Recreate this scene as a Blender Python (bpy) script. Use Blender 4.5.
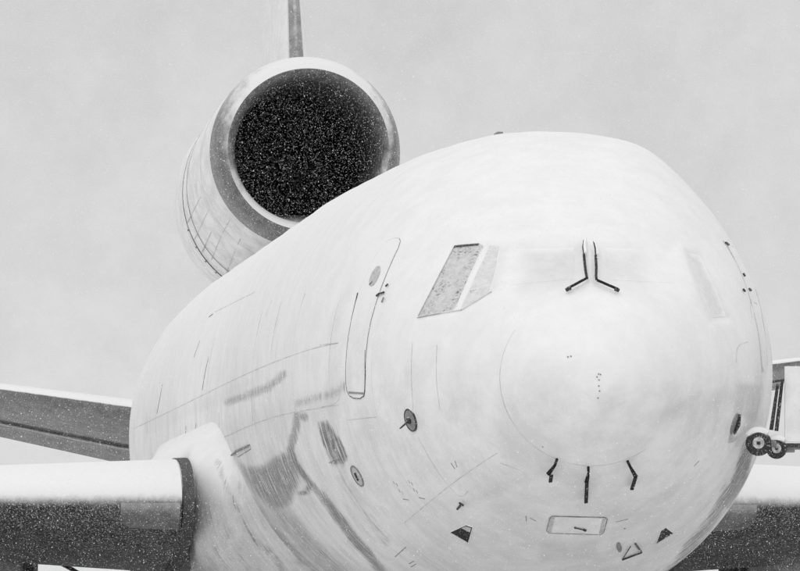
import bpy, bmesh, math, random
import numpy as np
from mathutils import Vector, Matrix
from mathutils.bvhtree import BVHTree
from mathutils.geometry import delaunay_2d_cdt

for o in list(bpy.data.objects): bpy.data.objects.remove(o, do_unlink=True)
scene = bpy.context.scene
COL = scene.collection
R = math.radians
random.seed(4); rng = np.random.default_rng(4)

# ------------------------------------------------------------------ camera
CAM_D, CAM_X, CAM_Z, FPX = 99.12, 10.661, 1.6545, 8659.8     # telephoto, nearly 100 m in front of the nose
YAW, PIT, ROLL = .0842, .0437, .0017
cam_pos = Vector((-CAM_X, -CAM_D, CAM_Z))
fwd = Vector((math.sin(YAW)*math.cos(PIT), math.cos(YAW)*math.cos(PIT), math.sin(PIT)))
rgt0 = Vector((math.cos(YAW), -math.sin(YAW), 0)); up0 = rgt0.cross(fwd)
rgt = rgt0*math.cos(ROLL) + up0*math.sin(ROLL); up = -rgt0*math.sin(ROLL) + up0*math.cos(ROLL)
cd = bpy.data.cameras.new('camera'); cam = bpy.data.objects.new('camera', cd); COL.objects.link(cam)
cd.sensor_width = 36; cd.lens = 36*FPX/800; cd.clip_start = .5; cd.clip_end = 9000
M = Matrix((rgt, up, -fwd)).transposed().to_4x4(); M.translation = cam_pos
cam.matrix_world = M
scene.camera = cam

# ------------------------------------------------------------------ overcast, snowing sky
world = bpy.data.worlds.new('World'); scene.world = world; world.use_nodes = True
nt = world.node_tree; nt.nodes.clear()
def N(t, ty, **k):
    n = t.nodes.new(ty)
    for a, b in k.items(): setattr(n, a, b)
    return n
out = N(nt, 'ShaderNodeOutputWorld'); bg = N(nt, 'ShaderNodeBackground')
tc = N(nt, 'ShaderNodeTexCoord'); sep = N(nt, 'ShaderNodeSeparateXYZ')
ramp = N(nt, 'ShaderNodeValToRGB')
cr = ramp.color_ramp; cr.elements[0].position = 0; cr.elements[0].color = (.74, .74, .74, 1)      # bright low cloud, then an even overcast that brightens to the zenith
cr.elements[1].position = 1; cr.elements[1].color = (1.06, 1.06, 1.06, 1)
for p_, v_ in ((.05, .685), (.10, .645), (.25, .70)): e_ = cr.elements.new(p_); e_.color = (v_, v_, v_, 1)
no = N(nt, 'ShaderNodeTexNoise'); no.inputs['Scale'].default_value = 22; no.inputs['Detail'].default_value = 5; no.inputs['Roughness'].default_value = .62
mr = N(nt, 'ShaderNodeMapRange'); mr.inputs[1].default_value = .3; mr.inputs[2].default_value = .7; mr.inputs[3].default_value = .91; mr.inputs[4].default_value = 1.08
mu = N(nt, 'ShaderNodeMath', operation='MULTIPLY')
nt.links.new(tc.outputs['Generated'], sep.inputs[0]); nt.links.new(sep.outputs['Z'], ramp.inputs[0])
nt.links.new(tc.outputs['Generated'], no.inputs['Vector']); nt.links.new(no.outputs['Fac'], mr.inputs[0])
no2 = N(nt, 'ShaderNodeTexNoise'); no2.inputs['Scale'].default_value = 150; no2.inputs['Detail'].default_value = 6; no2.inputs['Roughness'].default_value = .7
mr2 = N(nt, 'ShaderNodeMapRange'); mr2.inputs[1].default_value = .3; mr2.inputs[2].default_value = .7; mr2.inputs[3].default_value = .955; mr2.inputs[4].default_value = 1.045
mu2 = N(nt, 'ShaderNodeMath', operation='MULTIPLY'); nt.links.new(tc.outputs['Generated'], no2.inputs['Vector']); nt.links.new(no2.outputs['Fac'], mr2.inputs[0])
nt.links.new(mr.outputs[0], mu2.inputs[0]); nt.links.new(mr2.outputs[0], mu2.inputs[1])
nt.links.new(ramp.outputs[0], mu.inputs[0]); nt.links.new(mu2.outputs[0], mu.inputs[1])
nt.links.new(mu.outputs[0], bg.inputs['Color']); nt.links.new(bg.outputs[0], out.inputs['Surface'])
bg.inputs['Strength'].default_value = 1.0
sl = bpy.data.lights.new('sun', 'SUN'); sl.energy = .55; sl.angle = R(30); sl.color = (1, 1, 1)
sun = bpy.data.objects.new('sun', sl); COL.objects.link(sun)
sun.rotation_euler = Vector((.3, .80, -.55)).to_track_quat('-Z', 'Y').to_euler()
scene.cycles.max_bounces = 4; scene.cycles.diffuse_bounces = 3
vs = scene.view_settings; vs.view_transform = 'Standard'; vs.look = 'None'; vs.exposure = 0; vs.gamma = 1; vs.use_curve_mapping = False

# ------------------------------------------------------------------ materials (the photograph has no colour: all greys)
def g(v): return (v, v, v, 1)
class Mat:
    def __init__(s, name, base=.5, rough=.6, metal=0.):
        s.m = bpy.data.materials.new(name); s.m.use_nodes = True; s.t = s.m.node_tree
        s.b = s.t.nodes['Principled BSDF']; s.b.inputs['Base Color'].default_value = g(base)
        s.b.inputs['Roughness'].default_value = rough; s.b.inputs['Metallic'].default_value = metal
    def n(s, ty, **k): return N(s.t, ty, **k)
    def l(s, a, b): s.t.links.new(a, b)
    def coord(s, kind='Object', scale=(1, 1, 1)):
        c = s.n('ShaderNodeTexCoord'); m = s.n('ShaderNodeMapping'); m.inputs['Scale'].default_value = scale
        s.l(c.outputs[kind], m.inputs[0]); return m.outputs[0]
    def noise(s, vec, scale, detail=4, rough=.55):
        n = s.n('ShaderNodeTexNoise'); n.inputs['Scale'].default_value = scale; n.inputs['Detail'].default_value = detail
        n.inputs['Roughness'].default_value = rough; s.l(vec, n.inputs['Vector']); return n.outputs['Fac']
    def rng(s, v, a, b, c, d, smooth=True):
        n = s.n('ShaderNodeMapRange'); n.interpolation_type = 'SMOOTHSTEP' if smooth else 'LINEAR'
        for i, x in zip((1, 2, 3, 4), (a, b, c, d)): n.inputs[i].default_value = x
        s.l(v, n.inputs[0]); return n.outputs[0]
    def math(s, op, a, b):
        n = s.n('ShaderNodeMath', operation=op)
        for i, x in enumerate((a, b)):
            if isinstance(x, (int, float)): n.inputs[i].default_value = x
            else: s.l(x, n.inputs[i])
        return n.outputs[0]
    def mix(s, f, a, b):
        n = s.n('ShaderNodeMix'); n.data_type = 'FLOAT'
        for i, x in zip((0, 2, 3), (f, a, b)):
            if isinstance(x, (int, float)): n.inputs[i].default_value = x
            else: s.l(x, n.inputs[i])
        return n.outputs[0]
    def base(s, v): s.l(v, s.b.inputs['Base Color'])
    def bump(s, v, strength, dist):
        n = s.n('ShaderNodeBump'); n.inputs['Strength'].default_value = strength; n.inputs['Distance'].default_value = dist
        s.l(v, n.inputs['Height']); s.l(n.outputs[0], s.b.inputs['Normal'])
    def nz(s):
        gm = s.n('ShaderNodeNewGeometry'); sp = s.n('ShaderNodeSeparateXYZ'); s.l(gm.outputs['Normal'], sp.inputs[0]); return sp.outputs['Z']

def worn(name, base, rough=.5, metal=0., var=.25, scale=9):
    m = Mat(name, base, rough, metal); c = m.coord()
    m.base(m.rng(m.noise(c, scale, 6, .65), .25, .75, base*(1-var), base*(1+var))); return m
def snowed(name, base, lo, hi, rough=.45, metal=0., snow=.86, speck=.0, nscale=7, amp=.5, var=.3):
    """bare surface with lying snow where it faces up, ragged edge, and frozen specks"""
    m = Mat(name, base, rough, metal); c = m.coord()
    nz = m.nz(); a = m.math('ADD', nz, m.math('MULTIPLY', m.math('SUBTRACT', m.noise(c, nscale, 7, .7), .5), amp))
    f = m.rng(a, lo, hi, 0, 1)
    if speck:
        f = m.math('MAXIMUM', f, m.rng(m.noise(c, 34, 3, .8), .70-speck*.15, .86-speck*.15, 0, .75))
    bare = m.rng(m.noise(c, 3.1, 6, .6), .3, .7, base*(1-var), base*(1+var))
    m.base(m.mix(f, bare, snow)); m.l(m.mix(f, rough, .9), m.b.inputs['Roughness'])
    if metal: m.l(m.mix(f, metal, 0), m.b.inputs['Metallic'])
    m.bump(m.math('ADD', m.math('MULTIPLY', f, .8), m.noise(c, 60, 3)), .35, .01)
    return m
MT = {}
# skin: white paint under frost and wind-driven snow, with dark streaks for painted reflections and slid-off snow (attribute 'bare')
m = Mat('snowy_white_skin', .8, .4); uv = m.coord('UV'); oc = m.coord()
streak = m.noise(m.coord('UV', (18, .7, 1)), 1.0, 5, .62)
streak2 = m.noise(m.coord('UV', (42, 1.2, 1)), 1.0, 4, .7)
cloud = m.noise(m.coord('UV', (.55, .9, 1)), 1.0, 6, .6)
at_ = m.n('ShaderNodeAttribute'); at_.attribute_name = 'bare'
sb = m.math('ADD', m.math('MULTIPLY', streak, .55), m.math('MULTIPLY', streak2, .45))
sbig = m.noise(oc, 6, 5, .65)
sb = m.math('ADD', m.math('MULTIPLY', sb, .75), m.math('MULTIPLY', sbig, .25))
bare = m.rng(m.math('MULTIPLY', at_.outputs['Fac'], m.math('ADD', .66, m.math('MULTIPLY', m.math('SUBTRACT', sb, .5), 6.8))), .07, .62, 0, 1)  # dark streaks: painted reflections as well as slid-off snow
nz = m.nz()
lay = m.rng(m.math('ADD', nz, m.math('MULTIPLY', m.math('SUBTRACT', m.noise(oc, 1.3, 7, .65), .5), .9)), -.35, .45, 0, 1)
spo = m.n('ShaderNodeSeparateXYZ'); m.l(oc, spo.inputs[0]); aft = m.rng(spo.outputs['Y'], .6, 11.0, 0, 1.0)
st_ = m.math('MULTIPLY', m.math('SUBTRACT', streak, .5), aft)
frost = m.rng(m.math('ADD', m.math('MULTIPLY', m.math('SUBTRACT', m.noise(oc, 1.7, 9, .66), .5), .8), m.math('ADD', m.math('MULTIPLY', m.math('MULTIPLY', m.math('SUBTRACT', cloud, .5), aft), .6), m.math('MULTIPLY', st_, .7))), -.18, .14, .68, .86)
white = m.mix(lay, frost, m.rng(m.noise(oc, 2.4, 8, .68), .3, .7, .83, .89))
at2 = m.n('ShaderNodeAttribute'); at2.attribute_name = 'thin'      # greyer for thin snow and for painted soft shade in the windscreen recess
white = m.mix(m.math('MULTIPLY', at2.outputs['Fac'], m.rng(m.noise(oc, 6, 8, .7), .25, .7, .55, 1.0)), white, .55)
tone_noise = m.noise(oc, 26, 6, .7)
bare_reflection_c = m.rng(tone_noise, .3, .7, .03, .17)  # dark tone of the painted reflections and the bare skin
m.base(m.mix(m.math('MULTIPLY', bare, .92), white, bare_reflection_c))
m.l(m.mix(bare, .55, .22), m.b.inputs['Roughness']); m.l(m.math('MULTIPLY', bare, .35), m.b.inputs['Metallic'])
m.bump(m.math('ADD', m.math('MULTIPLY', m.noise(oc, 4, 10, .66), 1.0), m.math('MULTIPLY', st_, .5)), .35, .035)
MT['skin'] = m.m
m = Mat('frosted_radome', .82, .55); c = m.coord()
m.base(m.rng(m.math('ADD', m.math('MULTIPLY', m.noise(c, 2.2, 7, .62), .7), m.math('MULTIPLY', m.noise(m.coord('Object', (3, 3, 14)), 1.5, 5), .3)), .34, .64, .70, .82))
m.bump(m.noise(c, 7, 8, .6), .2, .02); MT['radome'] = m.m
MT['white'] = snowed('white_paint_with_frost', .80, -.1, .55, .4, snow=.86, var=.08).m
MT['cowl'] = snowed('white_engine_cowl', .80, .0, .7, .4, snow=.84, var=.14, nscale=3).m
MT['wing'] = snowed('dark_wing_skin_with_snow', .06, -.42, .38, .5, speck=1.2, nscale=7, amp=.5, var=.5).m
MT['tailwing'] = snowed('grey_tailplane_skin_with_snow', .17, .05, .35, .5, speck=.7, nscale=4, amp=.35).m
m = Mat('polished_intake_lip_with_frost', .2, .35); c = m.coord(); gm = m.n('ShaderNodeNewGeometry'); sp_ = m.n('ShaderNodeSeparateXYZ'); m.l(gm.outputs['Normal'], sp_.inputs[0])
fz = m.math('ADD', m.math('MULTIPLY', sp_.outputs['Y'], -.62), m.math('MULTIPLY', sp_.outputs['Z'], .85))
f = m.rng(m.math('ADD', fz, m.math('MULTIPLY', m.math('SUBTRACT', m.noise(c, 4, 7, .7), .5), .8)), .30, .90, 0, 1)
f = m.math('MAXIMUM', f, m.rng(m.noise(c, 30, 3, .8), .58, .74, 0, .6))
m.base(m.mix(f, m.rng(m.noise(c, 6, 5), .3, .7, .10, .19), .80)); m.l(m.mix(f, .35, .9), m.b.inputs['Roughness']); m.bump(m.noise(c, 40, 3), .4, .01); MT['lip'] = m.m
MT['fin_edge'] = snowed('bare_metal_fin_edge', .25, .5, .9, .5, speck=.8).m
MT['duct'] = worn('dark_intake_duct', .09, .7).m
MT['fan'] = worn('dark_fan_blades', .035, .4, .5).m
MT['black'] = snowed('black_metal_with_frost', .018, .5, .9, .45, speck=.9, amp=.8).m
MT['plainblack'] = worn('black_rubber', .015, .6, var=.5, scale=30).m
MT['flapskin'] = snowed('grey_flap_skin', .16, .3, .7, .5, speck=.9, var=.5).m
MT['nosepanel'] = snowed('grey_slat_panel_with_frost', .17, -.75, .45, .5, speck=.9, nscale=7, amp=.7).m
for k_ in ('plainblack', 'duct', 'wing'): MT[k_].node_tree.nodes['Principled BSDF'].inputs['Specular IOR Level'].default_value = .15
MT['seam'] = worn('panel_joint', .26, .8, var=.5, scale=5).m
MT['fine'] = worn('fine_panel_joint', .56, .8, var=.35, scale=2.5).m
MT['darkseam'] = worn('door_gap', .08, .8, var=.6, scale=6).m
MT['grey'] = worn('grey_fitting', .22, .5).m
MT['palegrey'] = worn('pale_grey_panel', .50, .5, var=.2, scale=14).m
MT['door'] = MT['white']
MT['rubber'] = snowed('black_rubber_with_snow', .025, .45, .8, .7, speck=.8, amp=.6).m
MT['steel'] = snowed('grey_steel_with_snow', .25, .35, .7, .5).m
MT['snowsteel'] = worn('snow_packed_hub', .55, .8, var=.4, scale=20).m
MT['snow'] = worn('lying_snow', .87, .9, var=.03).m
# frosted cockpit glass: mostly iced over, dark flecks where the glass shows
m = Mat('frosted_glass', .6, .3); c = m.coord('Object', (1, 1, .55))
f1 = m.rng(m.noise(m.coord('Object', (1, 1, 2.6)), 17, 6, .8), .52, .60, 0, 1); f2 = m.rng(m.noise(c, 3.2, 3), .43, .56, 0, 1)
f0 = m.rng(m.noise(m.coord('Object', (1, 1, 2)), 9, 7, .75), .3, .7, .60, .80)
m.base(m.mix(m.math('MULTIPLY', f1, f2), f0, .05)); m.bump(m.noise(m.coord('Object', (1, 1, 2)), 12, 6, .7), .9, .03); MT['glass'] = m.m
m = Mat('half_snowed_glass', .7, .5); c = m.coord('Object', (1, 1, 2))
f1 = m.rng(m.noise(c, 12, 5, .75), .58, .68, 0, 1); f2 = m.rng(m.noise(c, 3.0, 3), .46, .60, 0, 1)
m.base(m.mix(m.math('MULTIPLY', f1, f2), m.rng(m.noise(c, 8, 7, .7), .3, .7, .70, .84), .06)); m.bump(m.noise(c, 12, 6, .7), .8, .03); MT['glass_thin'] = m.m
m = Mat('snowed_over_glass', .78, .6); c = m.coord()
m.base(m.rng(m.noise(c, 2.4, 8, .68), .3, .7, .80, .87)); m.bump(m.noise(c, 4, 10, .66), .35, .035); MT['glass_snow'] = m.m
# ground: packed snow with wet asphalt showing through
m = Mat('snowy_apron', .7, .8); c = m.coord()
f = m.rng(m.noise(c, .07, 9, .62), .32, .46, 0, 1)
tr = m.rng(m.noise(m.coord('Object', (.9, .03, 1)), 1.0, 6), .5, .62, 0, 1)
m.base(m.mix(m.math('MULTIPLY', f, m.math('SUBTRACT', 1.0, m.math('MULTIPLY', tr, .25))), .12, .84)); m.bump(m.noise(c, 3, 8), .4, .1); MT['ground'] = m.m
# flakes
m = Mat('snowflake', .92, 1.0); tr = m.n('ShaderNodeBsdfTranslucent'); tr.inputs[0].default_value = g(.96)
df = m.n('ShaderNodeBsdfDiffuse'); df.inputs[0].default_value = g(.96); mx = m.n('ShaderNodeMixShader'); mx.inputs[0].default_value = .5
m.l(df.outputs[0], mx.inputs[1]); m.l(tr.outputs[0], mx.inputs[2]); m.l(mx.outputs[0], m.t.nodes['Material Output'].inputs['Surface']); MT['flake'] = m.m

# ------------------------------------------------------------------ mesh helpers
def link(name, me, mat, parent=None):
    o = bpy.data.objects.new(name, me); COL.objects.link(o)
    if mat is not None: me.materials.append(MT[mat])
    if parent is not None: o.parent = parent
    return o
def empty(name, loc=(0, 0, 0)):
    o = bpy.data.objects.new(name, None); COL.objects.link(o); o.location = loc; return o
def tag(o, label=None, cat=None, group=None, kind=None):
    for k, v in (('label', label), ('category', cat), ('group', group), ('kind', kind)):
        if v: o[k] = v
    return o
class MB:
    def __init__(s): s.v = []; s.f = []
    def add(s, vs, fs):
        k = len(s.v); s.v += [tuple(v) for v in vs]; s.f += [tuple(i+k for i in f) for f in fs]; return s
    def box(s, c, d, rot=None):
        c = Vector(c); q = rot if rot is not None else Matrix.Identity(3)
        vs = [c + q @ Vector((x*d[0]/2, y*d[1]/2, z*d[2]/2)) for x in (-1, 1) for y in (-1, 1) for z in (-1, 1)]
        return s.add(vs, [(0, 1, 3, 2), (4, 6, 7, 5), (0, 4, 5, 1), (2, 3, 7, 6), (0, 2, 6, 4), (1, 5, 7, 3)])
    def tube(s, pts, r, n=10, cap=True):
        pts = [Vector(p) for p in pts]; rr = r if isinstance(r, (list, tuple)) else [r]*len(pts)
        k = len(s.v); prev = None
        for i, p in enumerate(pts):
            t = (pts[min(i+1, len(pts)-1)] - pts[max(i-1, 0)]).normalized()
            if prev is None: a = t.orthogonal().normalized()
            else: a = (prev - t*prev.dot(t)).normalized()
            prev = a; b = t.cross(a)
            s.v += [tuple(p + (a*math.cos(w) + b*math.sin(w))*rr[i]) for w in [2*math.pi*j/n for j in range(n)]]
        for i in range(len(pts)-1):
            for j in range(n):
                s.f.append((k+i*n+j, k+i*n+(j+1) % n, k+(i+1)*n+(j+1) % n, k+(i+1)*n+j))
        if cap: s.f.append(tuple(k+j for j in reversed(range(n)))); s.f.append(tuple(k+(len(pts)-1)*n+j for j in range(n)))
        return s
    def lathe(s, prof, org, axis, n=48, cap=False):
        """prof: list of (radius, distance along axis)"""
        axis = Vector(axis).normalized(); a = axis.orthogonal().normalized(); b = axis.cross(a); org = Vector(org); k = len(s.v)
        for r, d in prof:
            s.v += [tuple(org + axis*d + (a*math.cos(w) + b*math.sin(w))*r) for w in [2*math.pi*j/n for j in range(n)]]
        for i in range(len(prof)-1):
            for j in range(n): s.f.append((k+i*n+j, k+i*n+(j+1) % n, k+(i+1)*n+(j+1) % n, k+(i+1)*n+j))
        if cap: s.f.append(tuple(k+j for j in range(n))); s.f.append(tuple(k+(len(prof)-1)*n+j for j in range(n)))
        return s
    def grid(s, rows, closed=False):
        k = len(s.v); n = len(rows[0])
        for r in rows: s.v += [tuple(p) for p in r]
        for i in range(len(rows)-1):
            for j in range(n if closed else n-1):
                s.f.append((k+i*n+j, k+i*n+(j+1) % n, k+(i+1)*n+(j+1) % n, k+(i+1)*n+j))
        return s
    def build(s, name, mat, parent=None, smooth=True, bevel=0):
        me = bpy.data.meshes.new(name); me.from_pydata(s.v, [], s.f)
        bm = bmesh.new(); bm.from_mesh(me); bmesh.ops.recalc_face_normals(bm, faces=bm.faces)
        if bevel: bmesh.ops.bevel(bm, geom=list(bm.edges), offset=bevel, segments=2, affect='EDGES', profile=.5)
        bm.to_mesh(me); bm.free()
        if smooth:
            me.polygons.foreach_set('use_smooth', [True]*len(me.polygons))
            try: me.set_sharp_from_angle(angle=R(40))
            except Exception: pass
        return link(name, me, mat, parent)
def pchip(xs, ys):
    xs = np.array(xs, float); ys = np.array(ys, float); h = np.diff(xs); d = np.diff(ys)/h; m = np.zeros(len(xs))
    for i in range(1, len(xs)-1):
        if d[i-1]*d[i] > 0:
            w1, w2 = 2*h[i]+h[i-1], h[i]+2*h[i-1]; m[i] = (w1+w2)/(w1/d[i-1]+w2/d[i])
    m[0], m[-1] = d[0], d[-1]
    def f(x):
        x = np.clip(x, xs[0], xs[-1]); i = np.clip(np.searchsorted(xs, x)-1, 0, len(xs)-2); t = (x-xs[i])/h[i]
        return (2*t**3-3*t**2+1)*ys[i]+(t**3-2*t**2+t)*h[i]*m[i]+(-2*t**3+3*t**2)*ys[i+1]+(t**3-t**2)*h[i]*m[i+1]
    return f
def proj_np(P):
    v = P - np.array(cam_pos); z = v @ np.array(fwd)
    return np.stack([400+FPX*(v @ np.array(rgt))/z, 285.5-FPX*(v @ np.array(up))/z], -1)

def seg_dist(P, a, b):
    a, b = np.array(a, float), np.array(b, float); ab = b-a; t = np.clip(((P-a) @ ab)/(ab @ ab), 0, 1); return np.linalg.norm(P-(a+t[:, None]*ab), axis=1)
def line_mask(P, pts, w):
    d = np.min([seg_dist(P, pts[i], pts[i+1]) for i in range(len(pts)-1)], 0); x = np.clip(1-d/w, 0, 1); return x*x*(3-2*x)
def poly_mask(P, pts, soft):
    pts = np.array(pts, float); n = len(pts); ins = np.zeros(len(P), bool); x, y = P[:, 0], P[:, 1]
    for i in range(n):
        x1, y1 = pts[i]; x2, y2 = pts[(i+1) % n]
        c = ((y1 > y) != (y2 > y)) & (x < (x2-x1)*(y-y1)/((y2-y1) if y2 != y1 else 1e-9)+x1); ins ^= c
    d = np.min([seg_dist(P, pts[i], pts[(i+1) % n]) for i in range(n)], 0); s = np.where(ins, d, -d); t = np.clip((s+soft)/(2*soft), 0, 1); return t*t*(3-2*t)
# ------------------------------------------------------------------ ground
m = MB(); m.grid([[(x, y, 0) for x in np.concatenate([[-4000, -800], np.linspace(-120, 120, 13), [800, 4000]])] for y in np.concatenate([[-1500, -400], np.linspace(-160, 160, 13), [800, 5000]])])
tag(m.build('ground', 'ground'), kind='structure')

# ------------------------------------------------------------------ the airliner: fuselage surface
plane = empty('trijet_airliner', (0, 0, 0))
tag(plane, 'white three-engined jet airliner seen nose-on, plastered with snow and frost', 'airplane')
TIP = 4.95
s_ = lambda ys: np.sqrt(np.array(ys))
YS = [0, .05, .2, .45, .8, 1.3, 2.0, 3.0, 4.0, 5.0, 6.0, 7.0, 8.5, 12, 44, 48, 52, 55, 57, 58.6]
ZT = [TIP, 5.26, 5.53, 5.77, 6.01, 6.25, 6.54, 7.02, 7.50, 7.87, 8.12, 8.25, 8.30, 8.33, 8.33, 8.30, 8.18, 8.0, 7.8, 7.45]
ZB = [TIP, 4.66, 4.40, 4.16, 3.92, 3.66, 3.36, 3.00, 2.72, 2.52, 2.39, 2.30, 2.26, 2.26, 2.26, 2.75, 3.85, 5.0, 5.9, 6.9]
WW = [0, .30, .58, .85, 1.11, 1.42, 1.77, 2.17, 2.45, 2.65, 2.79, 2.89, 2.965, 3.02, 3.02, 2.85, 2.25, 1.55, .95, .3]
ft, fb, fw = pchip(s_(YS), ZT), pchip(s_(YS), ZB), pchip(s_(YS), WW)
fm = pchip(s_([0, .8, 3, 8.5, 44, 58.6]), [TIP, 4.98, 5.12, 5.30, 5.30, 7.1])
NT = 384
TH = np.linspace(0, 2*np.pi, NT, endpoint=False)
def ring(Y, off=0.):
    q = math.sqrt(max(Y, 0)); zt, zb, w, zm = ft(q), fb(q), fw(q), fm(q)
    zm = min(max(zm, zb), zt)
    c = np.cos(TH); hz = np.where(c > 0, zt-zm, zm-zb)
    # lying snow: a crust along the crown and a windrow on the shoulder above the cockpit
    td = np.degrees((TH+np.pi) % (2*np.pi)-np.pi)
    win = max(0, 1-((Y-6.2)/3.6)**2)
    sn = .085*np.exp(-((td-25)/11)**2)*win - .035*np.exp(-((td+12)/22)**2)*max(0, 1-((Y-8)/3)**2) - .05*np.exp(-((td-62)/18)**2)*win
    sn = sn + .115*np.clip(np.cos(TH)*1.6, 0, 1)*min(1, max(0, (Y-9)/9))*(1 if Y < 42 else max(0, 1-(Y-42)/8))
    if Y > 7 : off = off + .05*np.exp(-((td-140)/16)**2)*min(1, (Y-7)/2)*0
    return np.stack([(w+off+sn)*np.sin(TH), np.full(NT, Y), zm + (hz+off+sn)*c], -1)
SEAM_Y = .74
Yn = np.concatenate([(np.linspace(.012, math.sqrt(SEAM_Y), 34))**2])
Yf = np.concatenate([np.linspace(SEAM_Y, 9, 170), np.linspace(9, 30, 260)[1:], np.linspace(30, 58.6, 80)[1:]])
def loft(Ys, cap):
    V = np.concatenate([ring(y) for y in Ys]); n = len(Ys); F = []
    i, j = np.meshgrid(np.arange(n-1), np.arange(NT), indexing='ij')
    F = np.stack([i*NT+j, i*NT+(j+1) % NT, (i+1)*NT+(j+1) % NT, (i+1)*NT+j], -1).reshape(-1, 4)
    return V, F
def skin_mesh(name, Ys, mat, parent, captip=False):
    V, F = loft(Ys, captip); fl = [tuple(f) for f in F.tolist()]
    if captip: fl.append(tuple(reversed(range(NT))))
    me = bpy.data.meshes.new(name); me.from_pydata(V.tolist(), [], fl)
    uvl = me.uv_layers.new(name='UVMap'); vi = np.zeros(len(me.loops), int); me.loops.foreach_get('vertex_index', vi)
    th = TH[vi % NT].copy(); fi = np.repeat(np.arange(len(me.polygons)), [p.loop_total for p in me.polygons])
    wrap = (fi < len(F)) & ((fi % NT) == NT-1) & (th < 1e-6); th[wrap] = 2*np.pi
    uvs = np.stack([V[vi, 1], (th-np.pi)*3.0], -1); uvl.data.foreach_set('uv', uvs.ravel())
    me.polygons.foreach_set('use_smooth', [True]*len(me.polygons))
    return link(name, me, mat, parent), V, fl
fus, FV, FF = skin_mesh('fuselage', Yf, 'skin', plane)
rad, RV, RF = skin_mesh('radome', Yn, 'skin', plane, True)
def recess(o, V):
    # the snowed-up windscreen is a shallow flat recess in the crown of the nose
    px = proj_np(V); n = np.zeros(len(V)*3); o.data.vertex_normals.foreach_get('vector', n); n = n.reshape(-1, 3)
    fr = ((V-np.array(cam_pos))*n).sum(1) < 0
    d = np.maximum.reduce([poly_mask(px, [(508, 246), (584, 244), (583, 286), (500, 292)], 15)*.10, poly_mask(px, [(594, 244), (672, 247), (684, 288), (598, 286)], 15)*.085,
        poly_mask(px, [(687, 250), (699, 253), (727, 318), (712, 320)], 7)*.045, poly_mask(px, [(455, 245), (500, 243), (492, 292), (462, 311), (418, 318)], 4)*.03])
    lump = .010*np.sin(V[:, 1]*2.1+V[:, 0]*1.3)*np.sin(V[:, 0]*2.7+V[:, 2]*1.9+1) + .006*np.sin(V[:, 1]*5.3+2)*np.sin(V[:, 0]*6.1+V[:, 2]*4.4)
    sea = np.clip((V[:, 1]-SEAM_Y)/.5, 0, 1)
    V = V - n*(d*fr*sea)[:, None] + n*(lump*np.clip(n[:, 2]*1.5, 0, 1)*sea)[:, None]
    o.data.vertices.foreach_set('co', V.ravel()); o.data.update(); return V
FV = recess(fus, FV)
BV = BVHTree.FromPolygons([tuple(v) for v in FV] + [tuple(v) for v in RV], FF + [tuple(i+len(FV) for i in f) for f in RF])

# a pixel of the photograph gives a direction; the skin it meets gives the distance
def ray(x, y): return (fwd + rgt*((x-400)/FPX) + up*((285.5-y)/FPX)).normalized()
def hit(x, y, off=0.):
    p, n, i, d = BV.ray_cast(cam_pos, ray(x, y))
    if p is None: return None, None
    if n.dot(ray(x, y)) > 0: n = -n
    return p + n*off, n
def on_plane(x, y, Y):
    d = ray(x, y); return cam_pos + d*((Y - cam_pos.y)/d.y)

# dark streaks, reflections painted into the colour and some slid-off snow: strength stored per vertex of the skin
def thin_shade_mask(PX):  # grey of thin snow, plus soft shade painted round the wipers
    B = np.zeros(len(PX))
    for mk, k in ((poly_mask(PX, [(526, 249), (579, 247), (578, 285), (522, 291)], 15), .55), (poly_mask(PX, [(600, 249), (640, 251), (642, 284), (602, 284)], 14), .42),
        (poly_mask(PX, [(686, 250), (699, 254), (728, 316), (713, 321)], 6), .62), (poly_mask(PX, [(488, 246), (507, 248), (499, 290), (489, 296)], 8), .30),
        (poly_mask(PX, [(430, 505), (560, 478), (690, 505), (690, 580), (400, 580)], 45), .24), (line_mask(PX, [(655, 420), (700, 402), (742, 396)], 16), .42),
        (line_mask(PX, [(548, 470), (575, 520), (590, 565)], 42), .30), (poly_mask(PX, [(300, 395), (346, 384), (346, 410), (225, 440), (225, 425)], 10), .30),
        (poly_mask(PX, [(196, 480), (232, 500), (290, 580), (196, 580)], 20), .5), (line_mask(PX, [(700, 560), (745, 480), (762, 420)], 20), .35), (line_mask(PX, [(150, 425), (250, 385)], 12), .2), (poly_mask(PX, [(737, 382), (762, 386), (757, 424), (733, 413)], 3), .75), (poly_mask(PX, [(542, 540), (600, 538), (600, 560), (536, 564)], 6), .6),
        (line_mask(PX, [(470, 502), (520, 480), (548, 470)], 12), .42), (line_mask(PX, [(556, 575), (640, 568)], 16), .4), (line_mask(PX, [(662, 416), (684, 404), (700, 394)], 7), .6)):
        B = np.maximum(B, mk*k)
    return B
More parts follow.
